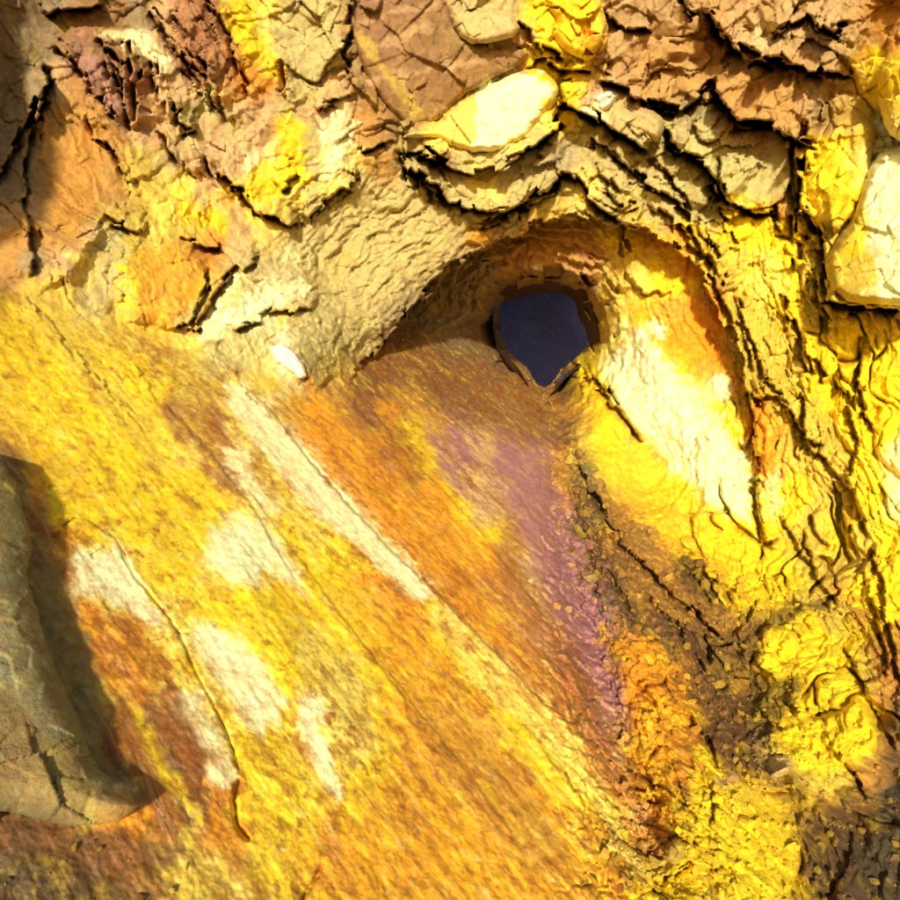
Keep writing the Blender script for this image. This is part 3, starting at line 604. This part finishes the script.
# ------------------------------------------------------------------ build the shell
STEP = 1.25
def axis(lo, hi):
    a = list(np.arange(-6, 906.01, STEP)); s = STEP; x = a[0]; pre = []
    while x > lo: s = min(s * 1.12, 7); x -= s; pre.append(x)
    s = STEP; x = a[-1]; post = []
    while x < hi: s = min(s * 1.12, 7); x += s; post.append(x)
    return np.array(pre[::-1] + a + post)
US, VS = axis(-250, 1150), axis(-250, 1120)
nu, nv = len(US), len(VS)
UU, VV = np.meshgrid(US, VS); UU, VV = UU.ravel(), VV.ravel()
PP, COL, REG, WB = surface(UU, VV)
idx = np.arange(nu * nv).reshape(nv, nu)
quads = np.stack([idx[:-1, :-1], idx[1:, :-1], idx[1:, 1:], idx[:-1, 1:]], -1).reshape(-1, 4)
hq = sdf(UU + 2.0 * fbm(np.stack([UU / 14, VV / 14, UU * 0], -1), 3, 5), VV, HOLE)
keep = ~(hq[quads] < 0).all(1)
quads = quads[keep]
fr = REG[quads[:, 0]]
REGN = {0: ('floor_slope', M_SLAB, 'broad sloping slab of striated yellow and orange rock'),
        1: ('wall_left', M_WALL, 'pink, orange and olive rock of the left wall'),
        2: ('wall_right', M_WALL, 'fissured bright yellow rock of the right wall'),
        3: ('wall_inner', M_WALL, 'rock face inside the arch around the dark opening'),
        4: ('ceiling', M_WALL, 'olive and tan broken rock of the roof'),
        5: ('floor', M_RUB, 'brown and yellow rubble in the trough at the foot of the right wall')}
for r, (nm, mt, lb) in REGN.items():
    q = quads[fr == r]
    if not len(q): continue
    used, inv = np.unique(q, return_inverse=True)
    o = link_mesh(nm, PP[used], inv.reshape(-1, 4), COL[used], mt)
    o['kind'] = 'structure'; o['label'] = lb

# the passage beyond the hole: a rough tube that widens into a chamber
def passage():
    """the chamber beyond the opening; an added side opening out of view lets blue sky light reach its back wall"""
    H = np.array(HOLE, float); k = 120
    Pc = np.vstack([H, H[:1]]); L = np.concatenate([[0], np.cumsum(np.hypot(*(Pc[1:] - Pc[:-1]).T))])
    t = np.linspace(0, L[-1], k, endpoint=False)
    hu, hv = np.interp(t, L, Pc[:, 0]), np.interp(t, L, Pc[:, 1])
    cu, cv = hu.mean(), hv.mean()
    hu = cu + (hu - cu) * 1.14; hv = cv + (hv - cv) * 1.14
    yb = 1 / np.maximum(slab_w(hu, hv), tps_in(hu, hv)) + .55
    yc = yb.mean()
    ring0 = np.stack([(hu - 450) / F * yb, yb, (450 - hv) / F * yb], -1)
    ang = np.arctan2(ring0[:, 2] - ring0[:, 2].mean(), ring0[:, 0] - ring0[:, 0].mean())
    big = np.stack([1.7 + 1.5 * np.cos(ang), 0 * ang, 1.15 + 1.35 * np.sin(ang)], -1)
    V = []; n = 56
    for i in range(n):
        s = i / (n - 1)
        f = sstep(.08, .55, s)
        if s < .7:
            q = ring0 * (1 - f) + (big + [0, yc, 0]) * f; q[:, 1] = ring0[:, 1] * (1 - f) + yc * f + 4.2 * s
        else:                                   # closes into a hollow back wall
            e = (s - .7) / .3; rr = math.cos(e * math.pi / 2); cen = np.array([1.5, 0, 1.2])
            q = cen + (big - cen) * rr; q[:, 1] = yc + 4.2 * .7 + 1.0 * math.sin(e * math.pi / 2)
        V.append(q)
    V = np.array(V).reshape(-1, 3)
    V += np.stack([fbm(V * 1.7, 5, 200), fbm(V * 1.7, 5, 210), fbm(V * 1.7, 5, 220)], -1) * (.06 + .12 * sstep(yc - .1, yc + .9, V[:, 1]))[:, None]
    ix = np.arange(n * k).reshape(n, k); nx = np.roll(ix, -1, 1)
    q = np.stack([ix[:-1], nx[:-1], nx[1:], ix[1:]], -1)
    row = np.arange(n - 1)[:, None] / (n - 1)
    light_gap = (row > .22) & (row < .69) & (np.cos(ang)[None] > .3)  # added opening on the unseen right side, to let sky light in
    q = q[~light_gap]
    c = np.tile(lin((104, 104, 148)), (len(V), 1)); c[V[:, 1] < yc + .55] = lin((92, 70, 56)); c = c * (1 + .3 * fbm(V * 6, 4, 230))[:, None]  # blue grey stands in for the haze in the opening
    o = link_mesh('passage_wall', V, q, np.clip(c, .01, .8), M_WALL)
    o['kind'] = 'structure'; o['label'] = 'chamber rock beyond the dark opening, tinted blue grey for its haze'
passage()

# ------------------------------------------------------------------ separate rocks
def resample(poly, step=6):
    P = np.array(poly, float); P = np.vstack([P, P[:1]]); L = np.concatenate([[0], np.cumsum(np.hypot(*(P[1:] - P[:-1]).T))])
    t = np.arange(0, L[-1], step); return np.stack([np.interp(t, L, P[:, 0]), np.interp(t, L, P[:, 1])], -1)

def rock(name, label, poly, t, edge=10, tilt=(0, 0), under=.25, rough=1.0, group=None, mat=None, tint=None, tf=.6, step=None, cat='rock', lift=0.0, facets=5, grain=(5, 5, 5)):
    """closed block: its front follows the outline, stands t metres proud of the wall, its flanks draw in towards the wall"""
    if cat == 'stone':                          # water-worn: cut the corners twice
        Pp = np.array(poly, float)
        for _ in range(1):
            nx = np.roll(Pp, -1, 0); Pp = np.stack([Pp * .75 + nx * .25, Pp * .25 + nx * .75], 1).reshape(-1, 2)
        poly = Pp
    R = resample(poly, 2 if cat == 'stone' else 4); sd = len(name) + int(poly[0][0])
    R = R + (3.2 if cat == 'stone' else 2.2) * np.stack([fbm(np.stack([R[:, 0] / 11, R[:, 1] / 11, R[:, 0] * 0], -1), 3, sd), fbm(np.stack([R[:, 0] / 11, R[:, 1] / 11, R[:, 0] * 0], -1), 3, sd + 5)], -1)
    lo, hi = R.min(0), R.max(0); ext = (hi - lo).max()
    st = step or max(.9, ext / 150.)
    us = np.arange(lo[0] - st, hi[0] + st, st); vs = np.arange(lo[1] - st, hi[1] + st, st)
    gu, gv = np.meshgrid(us, vs); s = sdf(gu.ravel(), gv.ravel(), R)
    ii = np.arange(gu.size).reshape(gu.shape)
    q = np.stack([ii[:-1, :-1], ii[1:, :-1], ii[1:, 1:], ii[:-1, 1:]], -1).reshape(-1, 4)
    q = q[(s[q] < 0).all(1)]
    used, inv = np.unique(q, return_inverse=True); q = inv.reshape(-1, 4)
    u, v, s = gu.ravel()[used], gv.ravel()[used], s[used]
    e = np.concatenate([q[:, [0, 1]], q[:, [1, 2]], q[:, [2, 3]], q[:, [3, 0]]])
    key = np.sort(e, 1); key = key[:, 0] * 10 ** 7 + key[:, 1]
    _, first, cnt = np.unique(key, return_index=True, return_counts=True)
    be = e[first[cnt == 1]]
    bv = np.unique(be)
    # snap the border to the outline
    Pc = np.vstack([R, R[:1]]); 
    bu, bvv = u[bv].copy(), v[bv].copy(); best = np.full(len(bv), 1e9); nu_, nv_ = bu.copy(), bvv.copy()
    for i in range(len(R)):
        d = Pc[i + 1] - Pc[i]; l2 = max((d ** 2).sum(), 1e-9); tt = np.clip(((bu - Pc[i, 0]) * d[0] + (bvv - Pc[i, 1]) * d[1]) / l2, 0, 1)
        x, yv = Pc[i, 0] + tt * d[0], Pc[i, 1] + tt * d[1]; dd = np.hypot(bu - x, bvv - yv); m = dd < best
        best[m] = dd[m]; nu_[m] = x[m]; nv_[m] = yv[m]
    u[bv], v[bv] = nu_, nv_; s[bv] = 0
    sl = np.clip(slab_w(u, v), .1, 1.7); wo = tps_out(u, v); wi = tps_in(u, v)
    arch_in = inside(u, v, ARCHPOLY).mean() > .5
    yb = 1 / np.maximum(sl, np.clip(np.minimum(wi, wo) if arch_in else wo, .12, 1.6))
    cu, cv = u.mean(), v.mean()
    # smooth the base under the block so it reads as one body
    A = np.stack([u - cu, v - cv, np.ones_like(u)], -1); co, *_ = np.linalg.lstsq(A, 1 / yb, rcond=None); yb = 1 / (A @ co)
    B0 = np.stack([(u - 450) / F * yb, yb, (450 - v) / F * yb], -1)
    prof = 1 - np.clip(1 + s / edge, 0, 1) ** 2.2
    fh, fe, _ = plates(B0 * np.array(grain) * facets / 5 + sd * .37, 3, 1.3, 1.0)
    fh2, _, _ = plates(B0 * facets * 3.2 + sd, 4, 1.0)
    off = lift + t * (.55 + .45 * prof) + tilt[0] * (u - cu) / ext + tilt[1] * (v - cv) / ext + min(1, yb.mean() / 3.3) * rough * (.06 * fh + .025 * fh2 + .03 * fbm(B0 * 5, 4, sd) + .004 * fbm(B0 * 30, 3, sd))
    yf = yb - off
    Fp = np.stack([(u - 450) / F * yf, yf, (450 - v) / F * yf], -1)
    _p, col, _r, _w = surface(u, v)
    if tint is not None:
        tc = lin(tint)[None] * (1 + .25 * fbm(B0 * 14, 4, sd))[:, None]
        col = col * (1 - tf) + tc * tf
    rings = 7; V = [Fp]; Cc = [col]; base = len(u); m = {b: i for i, b in enumerate(bv)}
    nb = len(bv); cen = Fp.mean(0)
    for r in range(1, rings + 1):
        g = r / rings
        p = Fp[bv].copy()
        p *= (1 + g * (t + lift + .12) / np.maximum(p[:, 1], .3))[:, None]
        sh = (1 - under * g * g * .6) 
        kk = 1 + g * (t + lift + .12) / cen[1]; p[:, 0] = cen[0] * kk + (p[:, 0] - cen[0] * kk) * sh; p[:, 2] = cen[2] * kk + (p[:, 2] - cen[2] * kk) * sh
        p += .012 * rough * np.stack([fbm(p * 12, 3, 5), fbm(p * 12, 3, 6), fbm(p * 12, 3, 7)], -1)
        V.append(p); Cc.append(col[bv] * (1 + .12 * fbm(p * 18, 3, 9))[:, None])
    V.append(V[-1].mean(0)[None]); Cc.append(Cc[-1].mean(0)[None])
    bi = np.array([[m[a], m[b]] for a, b in be])
    faces = [q]; prev = None
    for r in range(rings):
        A0 = bv[bi] if r == 0 else base + (r - 1) * nb + bi
        A1 = base + r * nb + bi
        faces.append(np.stack([A0[:, 1], A0[:, 0], A1[:, 0], A1[:, 1]], -1))
    last = base + (rings - 1) * nb + bi; c = base + rings * nb
    faces.append(np.stack([last[:, 1], last[:, 0], np.full(len(bi), c), np.full(len(bi), c)], -1))
    o = link_mesh(name, np.vstack(V), np.vstack(faces), np.clip(np.vstack(Cc), .01, .82), mat or M_BLOCK, origin=np.array([cen[0], cen[1] + t, Fp[:, 2].min()]))
    o['label'] = label; o['category'] = cat
    if group: o['group'] = group
    return o

rock('rock_slab', 'large pale cream and yellow slab overhanging the arch from the roof', [(402,137),(414,131),(432,127),(452,108),(470,96),(492,84),(512,74),(530,68),(545,68),(556,82),(560,92),(552,106),(545,118),(532,134),(520,144),(506,151),(488,153),(470,153),(455,149),(442,143),(428,139)], .24, 9, (0,.34), .3, .45, tint=None, facets=3)
rock('ledge_rock', 'olive ledge just below the pale overhanging slab', [(438,166),(470,168),(512,160),(534,148),(548,152),(552,168),(540,184),(526,199),(508,211),(486,211),(468,203),(450,193),(442,182)], .14, 8, (0,.2), .3, .6, facets=3)
rock('oval_rock', 'smooth oval tan rock with a dark gap under it at the top edge', [(448,14),(462,7),(490,8),(512,12),(520,28),(512,38),(494,42),(474,44),(460,38),(452,26)], .10, 8, (0,.16), .2, .4)
rock('yellow_rock', 'bright yellow lumpy rock hanging at the top above the pale slab', [(548,0),(560,-8),(592,-8),(604,8),(608,26),(606,46),(596,56),(586,62),(574,56),(560,46),(552,34),(556,20)], .14, 9, (0,.14), .25, 1.2, tint=(238,190,16), facets=4)
rock('yellow_nub', 'small bright yellow knob at the right tip of the pale slab', [(560,84),(572,80),(588,80),(592,92),(584,102),(574,106),(564,100)], .18, 5, (0,.1), .3, .8, tint=(240,205,24))
rock('white_rock', 'small white rock wedged right of the yellow knob', [(592,98),(600,90),(614,90),(622,96),(614,106),(606,113),(596,112)], .2, 6, (0,0), .25, .4, tint=(240,232,214))
rock('wedge_rock', 'olive wedge of rock between two black gaps right of the small white rock', [(616,112),(630,104),(648,108),(662,118),(664,130),(658,142),(646,138),(630,130),(618,122)], .2, 8, (0,.05), .3, .5)
rock('white_chip', 'tiny white chip set in the brown roof near the upper right', [(780,34),(790,27),(800,28),(804,38),(798,46),(786,44)], .1, 5, (0,0), .2, .3, tint=(238,230,214))
rock('orange_rock', 'little orange stone on the lip at the left of the arch', [(464,241),(470,232),(480,230),(490,236),(492,242),(478,246)], .1, 4, (0,0), .2, .4, tint=(226,160,20))
rock('white_triangle_rock', 'white triangular stone lying where the left wall meets the sloping slab', [(268,348),(283,343),(293,350),(303,362),(308,377),(300,379),(288,370),(276,362)], .05, 3, (0,0), .15, .2, tint=(240,226,204), tf=.8)
rock('rounded_boulder', 'smooth olive boulder bulging from the roof right of the arch', [(724,150),(734,136),(752,131),(775,132),(787,144),(790,172),(784,198),(768,207),(748,208),(732,202),(724,184),(720,166)], .07, 14, (0,.12), .2, .7, facets=4, tint=(186,166,96), tf=.4)
rock('yellow_block', 'jutting yellow block left of the big pale block on the right wall', [(804,176),(812,160),(820,140),(832,118),(850,108),(866,112),(876,130),(872,160),(866,190),(856,215),(842,236),(826,236),(816,222),(808,204),(802,192)], .18, 12, (-.02,.12), .3, 1.0, facets=5)
rock('pale_block', 'large pale cream block with a wide black gap beneath it at the right edge', [(824,262),(836,240),(850,220),(860,190),(872,160),(884,148),(920,140),(960,150),(962,300),(930,306),(900,306),(872,304),(848,302),(830,292)], .27, 10, (.0,.22), .35, .7, facets=4)
rock('upper_yellow_block', 'yellow rock face above the pale block at the top right edge', [(878,70),(890,52),(920,40),(960,50),(960,150),(905,145),(886,130),(878,100)], .16, 12, (0,.1), .3, .9, tint=(238,190,40), tf=.5)
rock('leaning_plate', 'cracked pinkish tan plate leaning on the lower left of the slab', [(58,530),(80,516),(116,538),(134,573),(154,600),(177,632),(194,670),(214,706),(232,748),(236,776),(222,790),(196,806),(182,838),(168,826),(150,800),(136,776),(120,742),(104,700),(92,660),(88,620),(84,590),(70,566)], .0, 3, (0,0), .0, .25, facets=2)
rock('brown_roof_plate', 'brown layered plate with pale streaks left of the oval rock in the roof', [(356,8),(380,-6),(440,-8),(450,10),(462,40),(500,46),(530,52),(520,64),(492,78),(462,96),(440,118),(414,128),(392,112),(374,90),(360,60),(352,34)], .07, 6, (0,.06), .15, .35, tint=(132,92,52), tf=.35)
# the grey-green fold at the lower left, closer than the slab
rock('grey_boulder', 'large grey green folded boulder in the lower left corner', [(-170,470),(-60,440),(0,452),(20,500),(32,545),(26,572),(36,608),(48,650),(62,684),(76,712),(86,744),(98,768),(124,790),(140,806),(120,822),(70,826),(0,810),(-60,860),(-120,1000),(-190,900)], .09, 40, (.05,-.12), .15, .45, facets=6, tint=(128,136,92), tf=.42, step=1.8, mat=rock_mat('boulder_rock', .85, .6, 2.6, .35, 0))
# rubble: uncountable broken bits lying in the trough and along the foot of the slab
def rubble():
    g = np.random.RandomState(21)
    t = (1 + 5 ** .5) / 2
    ico = np.array([(-1,t,0),(1,t,0),(-1,-t,0),(1,-t,0),(0,-1,t),(0,1,t),(0,-1,-t),(0,1,-t),(t,0,-1),(t,0,1),(-t,0,-1),(-t,0,1)]) / 1.9
    tri = np.array([(0,11,5),(0,5,1),(0,1,7),(0,7,10),(0,10,11),(1,5,9),(5,11,4),(11,10,2),(10,7,6),(7,1,8),(3,9,4),(3,4,2),(3,2,6),(3,6,8),(3,8,9),(4,9,5),(2,4,11),(6,2,10),(8,6,7),(9,8,1)])
    line = np.array([(566,452),(580,500),(610,560),(660,600),(710,640),(740,700),(720,770),(680,850),(690,900)], float)
    sp = np.array([8,16,30,44,52,56,54,44,40], float)
    n = 2600; k = g.rand(n) * (len(line) - 1); i = k.astype(int); f = (k - i)[:, None]
    uv = line[i] * (1 - f) + line[i + 1] * f; w_ = (sp[i] * (1 - f[:, 0]) + sp[i + 1] * f[:, 0])[:, None]
    uv = uv + g.normal(size=(n, 2)) * w_ * [1, .7]
    base2 = np.stack([g.uniform(590, 900, 500), g.uniform(720, 910, 500)], -1)
    low = np.stack([g.uniform(-20, 190, 260), g.uniform(838, 910, 260)], -1)
    uv = np.vstack([uv, base2, low[:24]])
    cl = fbm(np.stack([uv[:, 0] / 34, uv[:, 1] / 34, uv[:, 0] * 0], -1), 2, 77)
    uv = uv[(cl > -.12) | (g.rand(len(uv)) < .25)]
    Pm = PP.reshape(nv, nu, 3); Cm = COL.reshape(nv, nu, 3)
    V, Fs, Cs = [], [], []; b = 0
    for (u, v) in uv:
        a, c = np.searchsorted(US, u), np.searchsorted(VS, v)
        if not (0 < a < nu and 0 < c < nv): continue
        p = Pm[c, a]; size = p[1] / F * (1.2 + 5.0 * g.rand() ** 4)
        R_, _ = np.linalg.qr(g.normal(size=(3, 3)))
        q = (ico * g.uniform(.65, 1.25, (12, 1)) * (size * np.array([1.3, 1.0, .75]))) @ R_
        V.append(q + p + np.array([0, -.25 * size, .15 * size])); Fs.append(tri + b); b += 12
        tone = Cm[c, a] * .72 + .28 * lin([(206, 160, 30), (120, 80, 34), (170, 110, 40), (90, 66, 36), (220, 190, 40)][g.randint(5)])
        Cs.append(np.tile(tone * g.uniform(.75, 1.15), (12, 1)))
    o = link_mesh('rubble', np.vstack(V), np.vstack(Fs), np.clip(np.vstack(Cs), .01, .8), M_RUB, smooth=False)
    o['kind'] = 'stuff'; o['label'] = 'loose broken brown and yellow bits lying in the trough'
rubble()
# stones in the trough
stones = [
 ([(752,640),(770,622),(792,628),(800,650),(790,676),(772,686),(756,672)], .10, (236,200,22), 'yellow stone at the top of the yellow boulder beside the brown rubble'),
 ([(728,668),(742,664),(752,674),(748,690),(734,694),(724,684)], .07, (206,160,40), 'round ochre stone in the middle of the brown rubble'),
 ([(664,846),(678,836),(684,846),(680,860),(668,862)], .04, (92,84,70), 'small dark grey stone near the bottom of the trough'),
 ([(764,762),(780,752),(794,762),(788,776),(770,778)], .06, (210,180,140), 'pale pinkish stone right of the trough'),
]
for poly, t, tint, lb in stones:
    rock('stone', lb, poly, t, 7, (0, 0), .2, 1.2, lift=.0, group='stones in the trough', tint=tint, tf=.35, cat='stone', mat=M_RUB, facets=9)

# ------------------------------------------------------------------ camera, light
cam = bpy.data.cameras.new('camera'); co = bpy.data.objects.new('camera', cam); C.objects.link(co)
co.location = (0, 0, 0); co.rotation_euler = (math.radians(90), 0, 0)
cam.sensor_width = 36; cam.lens = F / 900 * 36; cam.clip_start = .02; cam.clip_end = 500
bpy.context.scene.camera = co

EL, AZ = 12.0, 6.0            # the sun stands behind the viewer, AZ degrees to the left
sx, sy, sz = -math.sin(math.radians(AZ)) * math.cos(math.radians(EL)), -math.cos(math.radians(AZ)) * math.cos(math.radians(EL)), math.sin(math.radians(EL))
from mathutils import Vector
sun = bpy.data.lights.new('sun', 'SUN'); sun.energy = 4.8; sun.angle = math.radians(3); sun.color = (1, .93, .80)
so = bpy.data.objects.new('sun', sun); C.objects.link(so)
so.rotation_euler = Vector((sx, sy, sz)).to_track_quat('Z', 'Y').to_euler(); so.location = (0, -3, 3)
w = bpy.data.worlds.new('World'); bpy.context.scene.world = w; w.use_nodes = True
nt = w.node_tree; bg = nt.nodes['Background']; sky = nt.nodes.new('ShaderNodeTexSky'); sky.sky_type = 'NISHITA'; sky.sun_disc = False
sky.sun_elevation = math.radians(EL); sky.sun_rotation = math.atan2(sx, sy)
nt.links.new(sky.outputs[0], bg.inputs[0]); bg.inputs[1].default_value = .12
sc = bpy.context.scene
sc.view_settings.view_transform = 'Standard'; sc.view_settings.look = 'None'; sc.view_settings.gamma = 1; sc.view_settings.use_curve_mapping = False
sc.view_settings.exposure = .19
sc.cycles.max_bounces = 4; sc.cycles.diffuse_bounces = 3
